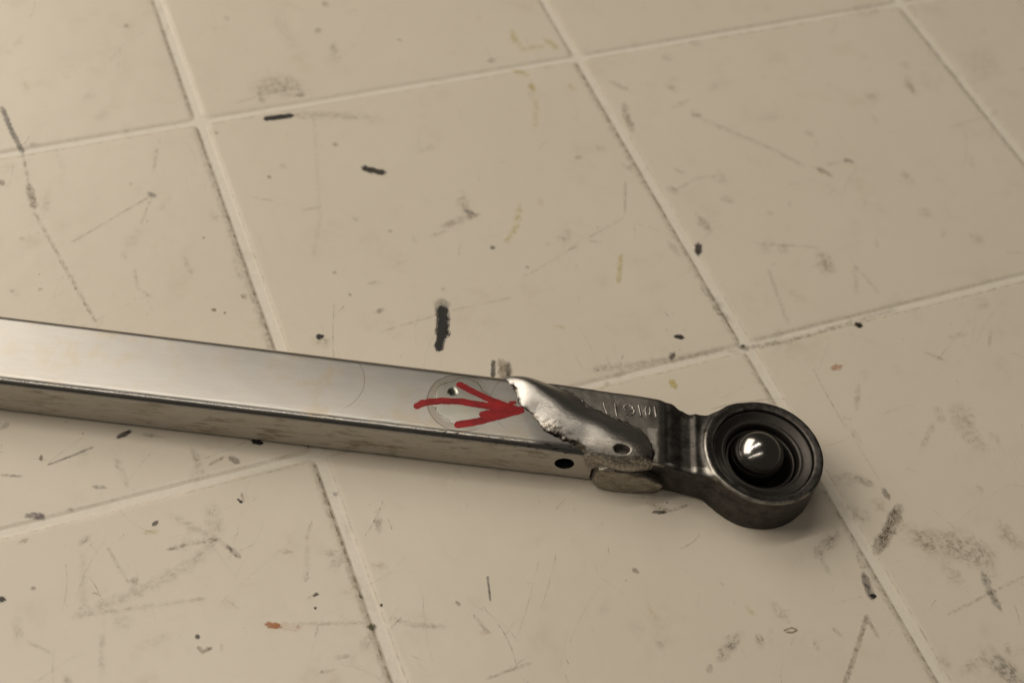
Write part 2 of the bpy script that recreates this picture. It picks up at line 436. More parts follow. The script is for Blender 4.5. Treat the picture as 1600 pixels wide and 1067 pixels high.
([(276.7,387.5),(254.4,379.7)],1.07,'g',0.35,0.85),
([(253.7,378.1),(259.2,375.0)],1.4,'g',0.4,0.8),
([(233.4,381.5),(233.8,380.9)],1.73,'g',0.5,0.7),
([(218.5,370.7),(219.0,370.1)],1.7,'g',0.6,0.6),
([(213.6,364.8),(246.3,376.4)],1.01,'g',0.25,0.9),
([(217.3,334.4),(222.7,332.1)],2.31,'y',0.3,0.9),
]

# ---------------------------------------------------------------- materials
def mat_tile():
    t = NT('glazed_tile')
    big = t.noise(.012, detail=3); fine = t.noise(.35, detail=5, rough=.65)
    stain = t.ramp(t.noise(.035, detail=6, rough=.7, loc=(5, 3, 0)), .52, .78)
    c = t.mix(big, (.58, .53, .445), (.63, .58, .495))
    c = t.mix(t.math('MULTIPLY', stain, .34), c, (.42, .36, .27))
    # fine hairline scuffing, three directions
    hair = None
    for a, sc, lo in (((.03, 1.6, 1), .9, (0, 0, 0)), ((1.3, .04, 1), .8, (9, 2, 0))):
        h = t.ramp(t.noise(sc, stretch=a, detail=2, rough=.6, dist=.3, loc=lo), .66, .74)
        hair = h if hair is None else t.math('MAXIMUM', hair, h)
    hair = t.math('MULTIPLY', hair, t.ramp(t.noise(.03, detail=2, loc=(1, 8, 0)), .45, .7))
    c = t.mix(t.math('MULTIPLY', hair, .26), c, (.30, .25, .18))
    peb = t.ramp(t.noise(1.1, detail=2, loc=(3, 3, 3)), .72, .78)
    c = t.mix(t.math('MULTIPLY', peb, .35), c, (.25, .20, .14))
    r = t.math('ADD', t.math('MULTIPLY', fine, .18), t.math('ADD', t.math('MULTIPLY', stain, .15), .24))
    nb = t.bump(t.noise(.05, detail=2), .25); nb = t.bump(fine, .012, prev=nb)
    return t.set(Base_Color=c, Roughness=r, Normal=nb, IOR=1.5)
def mat_grout():
    t = NT('grout')
    fine = t.noise(.6, detail=5, rough=.65)
    dirt = t.ramp(t.noise(.06, detail=6, rough=.7), .5, .75)
    c = t.mix(fine, (.60, .56, .48), (.74, .70, .62)); c = t.mix(t.math('MULTIPLY', dirt, .3), c, (.40, .34, .25))
    return t.set(Base_Color=c, Roughness=.38, Normal=t.bump(fine, .08))
def mat_mark():
    t = NT('floor_marks')
    at = t.n('ShaderNodeAttribute', attribute_name='mk'); ti = t.n('ShaderNodeAttribute', attribute_name='tint')
    sp = t.n('ShaderNodeSeparateColor'); t.lk(at.outputs['Color'], sp.inputs[0])
    m, st, so = sp.outputs
    uvn = t.n('ShaderNodeAttribute', attribute_name='suv'); tx = t.n('ShaderNodeTexNoise'); t.lk(uvn.outputs['Vector'], tx.inputs['Vector'])
    tx.inputs['Scale'].default_value = 1.0; tx.inputs['Detail'].default_value = 6; tx.inputs['Roughness'].default_value = .7
    n1 = tx.outputs['Fac']; n2 = t.noise(.33, detail=4, rough=.6, loc=(4, 4, 0))
    hard = t.ramp(t.math('ADD', m, t.math('MULTIPLY', t.math('SUBTRACT', t.ramp(n1, .30, .70), .5), 1.1)), .20, .42)
    soft = t.math('MULTIPLY', t.math('POWER', m, 1.4), t.math('MULTIPLY', t.ramp(n1, .40, .64), t.ramp(n2, .40, .58)))
    soft = t.math('ADD', t.math('MULTIPLY', soft, .95), t.math('MULTIPLY', t.math('POWER', m, 1.8), .12))
    q = t.ramp(so, .1, .75)
    a = t.math('ADD', t.math('MULTIPLY', hard, t.math('SUBTRACT', 1, q)), t.math('MULTIPLY', soft, q))
    a = t.math('MULTIPLY', a, st, clamp=True)
    t.m.blend_method = 'BLEND' if hasattr(t.m, 'blend_method') else None
    return t.set(Base_Color=ti.outputs['Color'], Roughness=.5, Alpha=a)
def mat_tube():
    t = NT('brushed_aluminium')
    streak = t.noise(2.2, stretch=(.05, 1, 1), detail=4, rough=.65)
    fine = t.noise(7, stretch=(.04, 1, 1), detail=2)
    blot = t.ramp(t.noise(.10, detail=6, rough=.65), .45, .72)
    c = t.mix(streak, (.40, .39, .37), (.53, .518, .497))
    c = t.mix(t.math('MULTIPLY', t.math('MULTIPLY', blot, t.ramp(t.noise(.02, detail=1), .35, .6)), .75), c, (.45, .385, .28))
    ticks = t.ramp(t.noise(1.5, stretch=(.22, 1, 1), detail=4, rough=.7, loc=(2, 7, 1)), .66, .72)
    ticks = t.math('MULTIPLY', ticks, t.ramp(t.noise(.05, detail=1, loc=(7, 7, 7)), .5, .62))
    c = t.mix(t.math('MULTIPLY', ticks, .55), c, (.12, .10, .085))
    # side face: duller and stained
    g = t.n('ShaderNodeNewGeometry'); tr = t.n('ShaderNodeVectorTransform', vector_type='NORMAL', convert_from='WORLD', convert_to='OBJECT')
    t.lk(g.outputs['Normal'], tr.inputs[0]); sn = t.n('ShaderNodeSeparateXYZ'); t.lk(tr.outputs[0], sn.inputs[0])
    side = t.ramp(t.math('MULTIPLY', sn.outputs[1], -1), .80, .97)
    sst = t.ramp(t.noise(.5, stretch=(.22, 1, 1), detail=7, rough=.72, loc=(1, 1, 1)), .47, .62)
    c = t.mix(t.math('MULTIPLY', side, .5), c, (.60, .55, .46))
    c = t.mix(t.math('MULTIPLY', side, t.math('ADD', t.math('MULTIPLY', sst, t.ramp(t.noise(.06, detail=2, loc=(8, 8, 2)), .35, .65, .15, .8)), .0)), c, (.25, .205, .14))
    r = t.math('ADD', t.math('MULTIPLY', streak, .16), .31)
    r = t.math('ADD', r, t.math('MULTIPLY', blot, .03)); r = t.math('ADD', r, t.math('MULTIPLY', side, .18))
    cor = t.math('MULTIPLY', t.ramp(sn.outputs[2], .985, .9), t.math('SUBTRACT', 1, side))
    r = t.math('SUBTRACT', r, t.math('MULTIPLY', cor, .16))
    # plug weld ground flush: outlined disc with a bright worn lens inside, then two faint arcs
    topf = t.ramp(sn.outputs[2], .9, .99)
    d, sp = t.circ(-127.5, 5.5, 1.2)
    line = t.math('SUBTRACT', 1, t.ramp(t.math('ABSOLUTE', t.math('SUBTRACT', d, 14.2)), .05, .30))
    leftside = t.ramp(sp.outputs[0], -116, -124)
    m = t.math('MULTIPLY', t.math('MULTIPLY', line, leftside), .75)
    band = t.math('MULTIPLY', t.math('MULTIPLY', t.ramp(d, 14.3, 14.0), t.ramp(d, 11.2, 11.8)), t.math('MULTIPLY', leftside, .7))
    c = t.mix(t.math('MULTIPLY', band, topf), c, (.34, .31, .26)); c = t.mix(t.math('MULTIPLY', m, topf), c, (.10, .08, .06))
    edge = t.math('MULTIPLY', t.ramp(sn.outputs[1], -.2, -.5), t.ramp(sn.outputs[1], -.97, -.85))
    chips = t.math('MULTIPLY', t.ramp(t.noise(.9, stretch=(.6, 1, 1), detail=2, loc=(6, 1, 3)), .60, .66), t.math('MULTIPLY', edge, t.math('MULTIPLY', t.ramp(sp.outputs[0], -150, -140), .9)))
    c = t.mix(chips, c, (.035, .025, .02))
    d2, _ = t.circ(-127.0, 6.0, 7.0, .14, 3)
    lens = t.math('MULTIPLY', t.ramp(d2, 11.6, 11.3), topf)
    rim = t.math('MULTIPLY', t.math('SUBTRACT', 1, t.ramp(t.math('ABSOLUTE', t.math('SUBTRACT', d2, 11.6)), .05, .35)), t.math('MULTIPLY', leftside, .7))
    c = t.mix(t.math('MULTIPLY', lens, .6), c, (.52, .53, .47)); c = t.mix(t.math('MULTIPLY', rim, topf), c, (.12, .10, .07))
    d3, _ = t.circ(-131.6, 10.6, 1.6)
    spot = t.math('MULTIPLY', t.ramp(d3, 2.4, .8), topf); c = t.mix(t.math('MULTIPLY', spot, .9), c, (.03, .035, .025))
    for cx, cy, R, a, x0, x1 in ((-184.5, 9.0, 16.5, .55, -176, -172), (-98.5, 9.0, 17.0, .45, -104, -112)):
        dd, _ = t.circ(cx, cy, .4)
        l = t.math('MULTIPLY', t.math('SUBTRACT', 1, t.ramp(t.math('ABSOLUTE', t.math('SUBTRACT', dd, R)), .05, .28)), t.ramp(sp.outputs[0], x0, x1))
        c = t.mix(t.math('MULTIPLY', t.math('MULTIPLY', l, a), topf), c, (.16, .13, .10))
    r = t.math('SUBTRACT', r, t.math('MULTIPLY', lens, .06))
    nb = t.bump(t.noise(.06, stretch=(.5, 1, 1), detail=2), .18); nb = t.bump(streak, .022, prev=nb); nb = t.bump(fine, .007, prev=nb)
    nb = t.bump(lens, .12, prev=nb); nb = t.bump(t.math('MULTIPLY', spot, -1), .5, prev=nb)
    nb = t.bump(t.math('MULTIPLY', side, t.noise(.8, detail=5, rough=.7)), .10, prev=nb)
    return t.set(Base_Color=c, Metallic=t.math('SUBTRACT', 1, t.math('MULTIPLY', side, .5)), Roughness=r, Normal=nb)
def mat_weld():
    t = NT('ground_weld_metal')
    streak = t.noise(3.2, stretch=(.06, 1, 1), detail=4, rough=.65)
    raw = t.n('ShaderNodeAttribute', attribute_name='raw').outputs['Fac']
    gran = t.noise(1.3, detail=6, rough=.7)
    pits = t.ramp(t.noise(1.2, detail=3, rough=.6, loc=(3, 1, 2)), .60, .68)
    c = t.mix(streak, (.22, .214, .20), (.56, .545, .52))
    rawc = t.mix(t.ramp(gran, .3, .65), (.16, .14, .115), (.50, .47, .42))
    c = t.mix(raw, c, rawc)
    c = t.mix(t.math('MULTIPLY', t.math('MULTIPLY', pits, raw), .85), c, (.04, .03, .03))
    c = t.mix(t.n('ShaderNodeAttribute', attribute_name='crust_shade').outputs['Fac'], c, (.03, .024, .02))  # dark crust, with undercut and pit shade painted in
    r = t.math('ADD', t.math('MULTIPLY', streak, .12), t.math('ADD', t.math('MULTIPLY', raw, .05), .24))
    nb = t.bump(streak, .09); nb = t.bump(t.math('MULTIPLY', gran, raw), .22, prev=nb)
    return t.set(Base_Color=c, Metallic=1., Roughness=r, Normal=nb)
def mat_sideweld():
    t = NT('flattened_side_weld')
    s = t.noise(.9, stretch=(.22, 1, 1), detail=6, rough=.7); p = t.ramp(t.noise(1.1, detail=4, rough=.65, loc=(1, 2, 3)), .56, .66)
    c = t.mix(t.ramp(s, .3, .7), (.17, .155, .125), (.44, .41, .35)); c = t.mix(t.math('MULTIPLY', p, .5), c, (.14, .10, .08))
    return t.set(Base_Color=c, Metallic=.95, Roughness=.32, Normal=t.bump(s, .4))
def mat_steel():
    t = NT('dark_forged_steel')
    n1 = t.noise(.25, detail=6, rough=.65); n2 = t.noise(1.6, detail=5, rough=.7)
    c = t.mix(t.ramp(n1, .3, .7), (.034, .032, .030), (.090, .084, .077))
    worn_glint = t.n('ShaderNodeAttribute', attribute_name='raw').outputs['Fac']  # bare metal plus the highlight painted along the ring edge
    c = t.mix(worn_glint, c, (.60, .57, .52))
    c = t.mix(t.math('MULTIPLY', t.ramp(n2, .57, .70), .6), c, (.22, .20, .18))
    r = t.math('ADD', t.math('MULTIPLY', n1, .22), t.math('SUBTRACT', .34, t.math('MULTIPLY', worn_glint, .1)))
    nb = t.bump(n2, .09); nb = t.bump(t.noise(.12, detail=2), .5, prev=nb)
    return t.set(Base_Color=c, Metallic=.95, Roughness=r, Normal=nb)
def mat_simple(name, col, rough, metal=0., bumpd=.02, ns=1.5, dark=.7):
    t = NT(name); n = t.noise(ns, detail=5, rough=.65)
    c = t.mix(t.ramp(n, .3, .7), tuple(k * dark for k in col), col)
    return t.set(Base_Color=c, Metallic=metal, Roughness=t.math('ADD', t.math('MULTIPLY', n, .1), rough - .05), Normal=t.bump(n, bumpd))
def mat_ball():
    t = NT('polished_steel_ball'); n = t.noise(.9, detail=4, rough=.6)
    sp = t.ramp(t.noise(.7, detail=4, rough=.7, loc=(3, 9, 4)), .66, .70)
    c = t.mix(sp, (.36, .35, .335), (.02, .018, .016))
    return t.set(Base_Color=c, Metallic=1., Roughness=t.math('ADD', t.math('MULTIPLY', n, .08), t.math('ADD', .14, t.math('MULTIPLY', sp, .3))), Normal=t.bump(n, .01))
def mat_ink():
    t = NT('red_marker_ink'); n = t.noise(.3, stretch=(.5, 1, 1), detail=5)
    s = t.noise(1.6, stretch=(.15, 1, 1), detail=3, rough=.6, loc=(2, 2, 2)); c = t.mix(t.ramp(n, .3, .7), (.19, .004, .006), (.31, .008, .010)); c = t.mix(t.math('MULTIPLY', t.ramp(s, .5, .75), .5), c, (.10, .002, .004))
    return t.set(Base_Color=c, Roughness=.33, Normal=t.bump(t.noise(3, stretch=(.1, 1, 1)), .01))

M_TILE, M_GROUT, M_MARK, M_TUBE, M_WELD, M_SIDE, M_STEEL, M_BALL, M_INK = [f() for f in (mat_tile, mat_grout, mat_mark, mat_tube, mat_weld, mat_sideweld, mat_steel, mat_ball, mat_ink)]
M_CUP = mat_simple('oily_black_steel', (.065, .060, .055), .48, .9, .05, 1.2)
M_HOLE = mat_simple('dark_bore', (.03, .03, .035), .5, .6)

# ---------------------------------------------------------------- floor: grout sheet with one raised tile per cell
GX = [-313, -110, 93.6, 297.0, 503.5, 707, 911]
GY = [-300, -100, 101.0, 301.7, 502.4, 703, 904]
def grid_sheet(x0, x1, y0, y1, n, z):
    xs = np.linspace(x0, x1, n); ys = np.linspace(y0, y1, n)
    v = [(a, b, z) for a in xs for b in ys]
    return v, [[i * n + j, (i + 1) * n + j, (i + 1) * n + j + 1, i * n + j + 1] for i in range(n - 1) for j in range(n - 1)]
v, f = grid_sheet(-315, 913, -302, 906, 24, -.40)
floor = setp(mesh_obj('floor', v, f, M_GROUT), kind='structure')

def tile(x0, x1, y0, y1, seed):
    r0 = 3.0; pts = []
    nrm = []
    def side(ax, ay, bx, by, nx, ny):
        L = math.hypot(bx - ax, by - ay); k = int(L / 2.5)
        for i in range(k):
            t = i / k; pts.append((ax + (bx - ax) * t, ay + (by - ay) * t)); nrm.append((nx, ny))
    def corner(cx, cy, a0):
        for i in range(7):
            a = a0 + i / 6 * math.pi / 2; pts.append((cx + r0 * math.cos(a), cy + r0 * math.sin(a))); nrm.append((math.cos(a), math.sin(a)))
    side(x0 + r0 + 1, y0, x1 - r0 - .5, y0, 0, -1); corner(x1 - r0, y0 + r0, -math.pi / 2)
    side(x1, y0 + r0 + 1, x1, y1 - r0 - .5, 1, 0); corner(x1 - r0, y1 - r0, 0)
    side(x1 - r0 - 1, y1, x0 + r0 + .5, y1, 0, 1); corner(x0 + r0, y1 - r0, math.pi / 2)
    side(x0, y1 - r0 - 1, x0, y0 + r0 + .5, -1, 0); corner(x0 + r0, y0 + r0, math.pi)
    P = np.array(pts); N = np.array(nrm); n = len(P)
    wob = vnoise(P[:, 0], P[:, 1], P[:, 0] * 0 + seed * 7, 9, 3) * .22 + vnoise(P[:, 0], P[:, 1], P[:, 0] * 0, 2.6, 5) * .07
    P = P + N * wob[:, None]
    rows = []
    for ins, z in ((-1.6, -.46), (-.8, -.34), (0, -.20), (.7, -.08), (1.5, -.013), (2.3, 0.)):
        Q = P - N * ins; rows += [(q[0], q[1], z) for q in Q]
    faces = [[a * n + i, a * n + (i + 1) % n, (a + 1) * n + (i + 1) % n, (a + 1) * n + i] for a in range(5) for i in range(n)]
    faces.append([5 * n + i for i in range(n)])
    return mesh_obj('tile', rows, faces, M_TILE, floor)
k = 0
for i in range(6):
    for j in range(6):
        tile(GX[i] + 5.6, GX[i + 1], GY[j], GY[j + 1] - 5.0, k); k += 1

# ---------------------------------------------------------------- marks on the floor
TINT = {'k': (.012, .011, .010), 'b': (.10, .060, .028), 'g': (.155, .11, .058), 'y': (.50, .42, .03), 'r': (.35, .22, .10),
        'o': (.42, .14, .02), 'p': (.12, .10, .12), 'v': (.05, .06, .015)}
RD = random.Random(11)
class Marks:
    def __init__(s): s.v = []; s.f = []; s.mk = []; s.ti = []; s.uv = []
    def stroke(s, pts, wd, tint, st, so, z):
        if tint == 'y': st = st * .95
        wd = wd * (1.1 + .55 * so) / 2          # half width incl. fade
        P = [np.array(p, float) for p in pts]
        if len(P) == 1 or np.linalg.norm(P[-1] - P[0]) < .05 and len(P) == 2: P = [P[0] - [.2, 0], P[0] + [.2, 0]]
        d0 = P[0] - P[1]; d0 /= np.linalg.norm(d0) + 1e-9; d1 = P[-1] - P[-2]; d1 /= np.linalg.norm(d1) + 1e-9
        P = [P[0] + d0 * wd * .8] + P + [P[-1] + d1 * wd * .8]
        seg = [np.linalg.norm(P[i + 1] - P[i]) for i in range(len(P) - 1)]; L = sum(seg)
        sd = (P[0][0] * 7.3 + P[0][1] * 3.1) % 50
        n = int(min(60, max(6, L / max(.4, wd * .5))))
        acc = np.concatenate([[0], np.cumsum(seg)]); PX = np.array(P)
        ts = np.linspace(0, L, n + 1)
        X = np.interp(ts, acc, PX[:, 0]); Y = np.interp(ts, acc, PX[:, 1])
        for _ in range(2 if len(P) > 4 else 0):
            X[1:-1] = (X[:-2] + X[1:-1] * 2 + X[2:]) / 4; Y[1:-1] = (Y[:-2] + Y[1:-1] * 2 + Y[2:]) / 4
        T = np.stack([np.gradient(X), np.gradient(Y)], 1); T /= np.linalg.norm(T, axis=1, keepdims=True) + 1e-9
        Nn = np.stack([-T[:, 1], T[:, 0]], 1); b = len(s.v)
        for i in range(n + 1):
            e = min(ts[i], L - ts[i]) / (min(L * .45, wd * (.9 + 1.6 * so)) + 1e-6); e = max(0, min(1, e)); e = math.sin(e * math.pi / 2); hw = wd * (.12 + .88 * e) * (1 + (.05 + .2 * so) * math.sin(ts[i] * 1.7 / wd + len(s.v)))
            for vv in (-1, -.66, -.33, 0, .33, .66, 1):
                q = (X[i] + Nn[i, 0] * vv * hw, Y[i] + Nn[i, 1] * vv * hw, z)
                s.v.append(q); s.mk.append(((1 - vv * vv) * e, st, so, 1)); s.ti.append((*TINT[tint], 1)); s.uv.append((ts[i] * .45, vv * hw * 2.2, sd, 1))
        for i in range(n):
            for c in range(6):
                a = b + i * 7 + c; s.f.append([a, a + 7, a + 8, a + 1][::-1])
    def build(s, name, kind=None):
        o = mesh_obj(name, s.v, s.f, M_MARK, floor, smooth=False)
        for an, data in (('mk', s.mk), ('tint', s.ti), ('suv', s.uv)):
            at = o.data.color_attributes.new(an, 'FLOAT_COLOR', 'POINT'); at.data.foreach_set('color', np.array(data, float).ravel())
        if kind: o['kind'] = kind
        return o
NAMES = {'k': 'black_mark', 'b': 'brown_smudge', 'g': 'grey_smudge', 'y': 'yellow_stain', 'r': 'rust_stain', 'o': 'orange_stain', 'p': 'purple_mark', 'v': 'green_speck'}
fines = Marks(); zl = .06
for i, (pts, wd, t, st, so) in enumerate(MARKS):
    big = wd > 2.4 or (t == 'k' and st > .8 and wd > 1.2)
    z = .05 + (i % 40) * .0025
    if big and st > .28:
        mk = Marks(); mk.stroke(pts, wd, t, st * (.8 if so > .8 else 1), so, z); mk.build(NAMES[t])
    else: fines.stroke(pts, wd, t, st * (.92 if so < .95 and wd < 2 and t != 'k' else .95), so, z)
# dirt lines where tile edge meets grout
grime = Marks()
def edge_line(p0, p1, wd, st, so, t='g'):
    n = max(2, int(math.dist(p0, p1) / 4)); pts = [(p0[0] + (p1[0] - p0[0]) * i / n + RD.uniform(-.12, .12), p0[1] + (p1[1] - p0[1]) * i / n + RD.uniform(-.12, .12)) for i in range(n + 1)]
    for a in range(0, n, 12):
        q = pts[a:a + 13]
        if len(q) > 1: grime.stroke(q, wd * RD.uniform(.8, 1.2), t, st * RD.uniform(.75, 1.15), so, .15 + RD.random() * .02)
for x, s1, s2, s3 in ((93.6, .45, .75, .8), (297.0, .7, .8, .6), (503.5, .55, .55, .5), (707, .4, .4, .4)):
    edge_line((x, 505), (x, 700), 1.0, s1, .75); edge_line((x, 303), (x, 497), 1.0, s2, .7); edge_line((x, 105), (x, 296), 1.0, s3, .72)
    edge_line((x - 1.2, 303), (x - 1.2, 497), 2.6, s2 * .35, .95); edge_line((x - 1, 105), (x - 1, 296), 2.4, s3 * .4, .95)
    edge_line((x + 5.7, 105), (x + 5.7, 497), .8, .28, .9); edge_line((x + 5.7, 503), (x + 5.7, 700), .8, .2, .9)
for y in (301.7, 502.4):
    for x0, x1 in ((-105, 92), (101, 295), (304, 501), (510, 705)):
        edge_line((x0, y), (x1, y), .9, .25 if x0 < 200 else .42, .88); edge_line((x0, y - 5.2), (x1, y - 5.2), .9, .3 if x0 < 200 else .45, .85)
grime.build('grout_dirt', 'stuff')
# the random wear every used surface has: flecks, scuffs, soft smudges
def rnd_xy():
    while True:
        x, y = RD.uniform(-60, 620), RD.uniform(95, 620)
        if RD.random() < (1.0 if y < 330 else .6): return x, y
for _ in range(420):
    x, y = rnd_xy(); s = RD.choice((.25, .3, .4, .5, .7)); fines.stroke([(x, y), (x + RD.uniform(-.6, .6), y + RD.uniform(-.5, .5))], s, RD.choice('kkgbbr'), RD.uniform(.12, .55), RD.uniform(.3, .85), .16 + RD.random() * .03)
for _ in range(620):
    x, y = rnd_xy(); a = RD.gauss(1.1, .7) if RD.random() < .6 else RD.uniform(0, math.pi); L = RD.choice((3, 5, 8, 14, 30)) * RD.uniform(.6, 1.3)
    c = RD.uniform(-.25, .25); pts = [(x + math.cos(a + c * q / 3) * L * q / 4, y + math.sin(a + c * q / 3) * L * q / 4) for q in range(5)]
    fines.stroke(pts, RD.choice((.13, .16, .22, .36)), RD.choice('gggbk'), RD.uniform(.2, .75) , RD.uniform(.6, .95), .20 + RD.random() * .03)
for _ in range(150):
    x, y = rnd_xy(); a = RD.gauss(1.2, .6); L = RD.uniform(2, 14)
    fines.stroke([(x, y), (x + math.cos(a) * L, y + math.sin(a) * L)], RD.uniform(1.5, 6), RD.choice('ggrb'), RD.uniform(.08, .28), .95, .24 + RD.random() * .03)
fines.build('fine_scuffs', 'stuff')

# ---------------------------------------------------------------- the control arm, lying on the tiles
arm = bpy.data.objects.new('control_arm', None); COL.objects.link(arm)
arm.location = (269.0 * MM, 235.2 * MM, .02 * MM); arm.rotation_euler = (0, 0, math.radians(-24.736))
setp(arm, 'welded metal control arm with ball joint eye and red marker arrow, lying on the tiles', 'control arm')

# square tube: lofted rounded rectangle
YF, YB, H, RC = -11.7, 22.6, 21.0, 4.4
def tube_section(x):
    e = min(1, max(0, (x + 96) / 26)); e = e * e * (3 - 2 * e)          # ground-down corner near the weld
    pts = []
    cz = [(YB - RC, H - RC, 0, RC), (YF + RC, H - RC, 90, RC), (YF + 2.4, 2.4, 180, 2.4), (YB - 2.4, 2.4, 270, 2.4)]
    for cy, c, a0, r in cz:
        for i in range(11):
            a = math.radians(a0 + i * 9); pts.append([cy + r * math.cos(a), c + r * math.sin(a)])
    for p in pts:
        ff = max(0, 1 - (p[0] - YF) / 12)
        if p[1] > 10: p[1] -= e * ff * 2.6 * (p[1] - 10) / 11
        if p[1] > 10: p[0] += e * ff * .8
    return pts
xs = list(np.arange(-460, -130, 6.)) + list(np.arange(-130, -67.9, 1.0))
V = []; F = []; n = 44
def tube_end(y): return np.interp(y, [-11.6, -6, 0, 6, 14, 22.4], [-70.5, -73, -80, -85, -91, -98])
for x in xs:
    for y, z in tube_section(x): V.append((x if x < -130 else -130 + (x + 130) * (tube_end(y) + 130) / 62., y, z))
for i in range(len(xs) - 1):
    for j in range(n): F.append([i * n + j, i * n + (j + 1) % n, (i + 1) * n + (j + 1) % n, (i + 1) * n + j])
F.append(list(range(n))[::-1]); F.append([(len(xs) - 1) * n + j for j in range(n)])
tube = mesh_obj('square_tube', V, F, M_TUBE, arm)
tube.data.materials.append(M_HOLE)
bm = bmesh.new(); bm.from_mesh(tube.data); bmesh.ops.recalc_face_normals(bm, faces=bm.faces); bm.to_mesh(tube.data); bm.free()
# hollow inside and the drilled hole in the side wall
def cutter(verts, faces): return mesh_obj('cutter', verts, faces, M_HOLE, None, False)
hx, hz = -82.3, 10.6
cv = []; 
for yy in (-16, -7):
    for i in range(40):
        a = i / 40 * math.tau; cv.append((hx + 4.1 * math.cos(a), yy, hz + 3.7 * math.sin(a)))
cf = [[i, (i + 1) % 40, 40 + (i + 1) % 40, 40 + i] for i in range(40)] + [list(range(40))[::-1], list(range(40, 80))]
bx = [(x, y, z) for x in (-100, -73.5) for y in (-8.6, -3) for z in (3, 18)]
bf = [[0, 1, 3, 2], [4, 6, 7, 5], [0, 4, 5, 1], [2, 3, 7, 6], [0, 2, 6, 4], [1, 5, 7, 3]]
cuts = [cutter(bx, bf), cutter(cv, cf)]
for c in cuts:
    b_ = bmesh.new(); b_.from_mesh(c.data); bmesh.ops.recalc_face_normals(b_, faces=b_.faces); b_.to_mesh(c.data); b_.free()
    c.parent = arm
    md = tube.modifiers.new('cut', 'BOOLEAN'); md.operation = 'DIFFERENCE'; md.object = c; md.solver = 'EXACT'
bpy.context.view_layer.update()
dg = bpy.context.evaluated_depsgraph_get()
nm = bpy.data.meshes.new_from_object(tube.evaluated_get(dg)); tube.modifiers.clear(); old = tube.data; tube.data = nm; nm.name = 'square_tube'
for c in cuts: bpy.data.objects.remove(c)
# keep the big flats flat: sharp edges only round the hole
for e_ in nm.edges: pass
nm.polygons.foreach_set('use_smooth', [True] * len(nm.polygons))
nm.set_sharp_from_angle(angle=math.radians(50))

# rod end: forged neck and ring
def ring_outer(x, y, z):
    r = np.hypot(x, y)
    rr = 25.6 - .35 * np.clip((z - 10) / 10, 0, 1)
    q = smax(r - rr, np.abs(z - 10.3) - 10.3, 1.1)
    return q
def neck_sdf(x, y, z):
    yf = interp(x, [-90, -60, -44, -36, -28, -22, -14], [-11.4, -11.3, -11.6, -13.0, -14.3, -15.2, -18])
    yb = interp(x, [-90, -60, -44, -39, -34, -29, -24, -19, -14], [22.2, 21.6, 21.2, 20.7, 18.4, 16.9, 16.9, 18.5, 21])
    h = interp(x, [-90, -50, -45, -40, -34, -31, -28.5, -26, -20, -10], [20.4, 20.1, 19.9, 18.9, 17.7, 17.7, 18.8, 18.5, 19.2, 19.6])
    cy, hw = (yf + yb) / 2, (yb - yf) / 2
    side = np.abs(y - cy) - hw
    side = side + .8 * np.exp(-((z - 11) / 5) ** 2) * np.exp(-((x + 33) / 8) ** 2) + .0 * z
    bot = interp(x, [-90, -50, -30, -14], [.3, .3, .6, .8])
    v = smax(side, smax(z - h, bot - z, 1.), 2.4)
    v = smax(v, x + 6, 1.); v = smax(v, (tube_end(y) + .8 - x) * .7, .5)
    notch = np.sqrt(((x + 31.5) / 2.6) ** 2 + ((y - 16.6) / 2.6) ** 2 + ((z - 19) / 2.6) ** 2) - 1
    v = smax(v, -notch * 2.2, 1.)
    return v
def rod_end_sdf(x, y, z):
    v = smin(ring_outer(x, y, z), neck_sdf(x, y, z), 3.2)
    r = np.hypot(x, y)
    # slightly raised lip then the bore
    v = smax(v, (z - 20.6 + (24.2 - r) * .22) * .97, .5)
    v = smax(v, -smax(r - 21.3, 2.5 - z, .5), .7)
    v = v + vnoise(x, y, z, 6, 2) * .12 + vnoise(x, y, z, 2.2, 3) * .035
    return v
pos, fc = nets(rod_end_sdf, (-99, -28, -1.5), (28, 28, 24), (.5, .5, .5))
rod = mesh_obj('rod_end', pos, fc, M_STEEL, arm)
def fattr(o, vals):
    at = o.data.attributes.new('raw', 'FLOAT', 'POINT'); at.data.foreach_set('value', np.clip(vals, 0, 1).astype(float))
x, y, z = pos.T; r = np.hypot(x, y)
# highlight painted on ring edge; paler neck edge and lip; bare metal by weld
crease_glint = np.exp(-((z - 20.1) / .6) ** 2) * (r > 24.5) * (x < 18) * (y < 6) * (x > -30) * .9
crease2 = np.exp(-((z - 19.0) / .8) ** 2) * (y < -10.5) * (x < -20) * (x > -52) * .55
lip = np.exp(-((r - 21.9) / .5) ** 2) * (z > 18) * (.10 + .35 * (x < -8))
wn = vnoise(x, y, z, 2.5, 8)
scar = ((x > -50) & (x < -44) & (y < 5) & (z > 18)) * np.clip((x + 50) / 1, 0, 1) * np.clip((-44.2 - x + wn * 1.0) / 1.2, 0, 1) * .75
nearweld = np.clip(1 - (x + 50 - y * .0) / 18, 0, 1) * (z > 17) * .30 * (x < -42)
fattr(rod, np.maximum.reduce([crease_glint * (.6 + .4 * wn), crease2 * (.5 + .5 * wn), lip * (.6 + .6 * wn), scar, nearweld]))

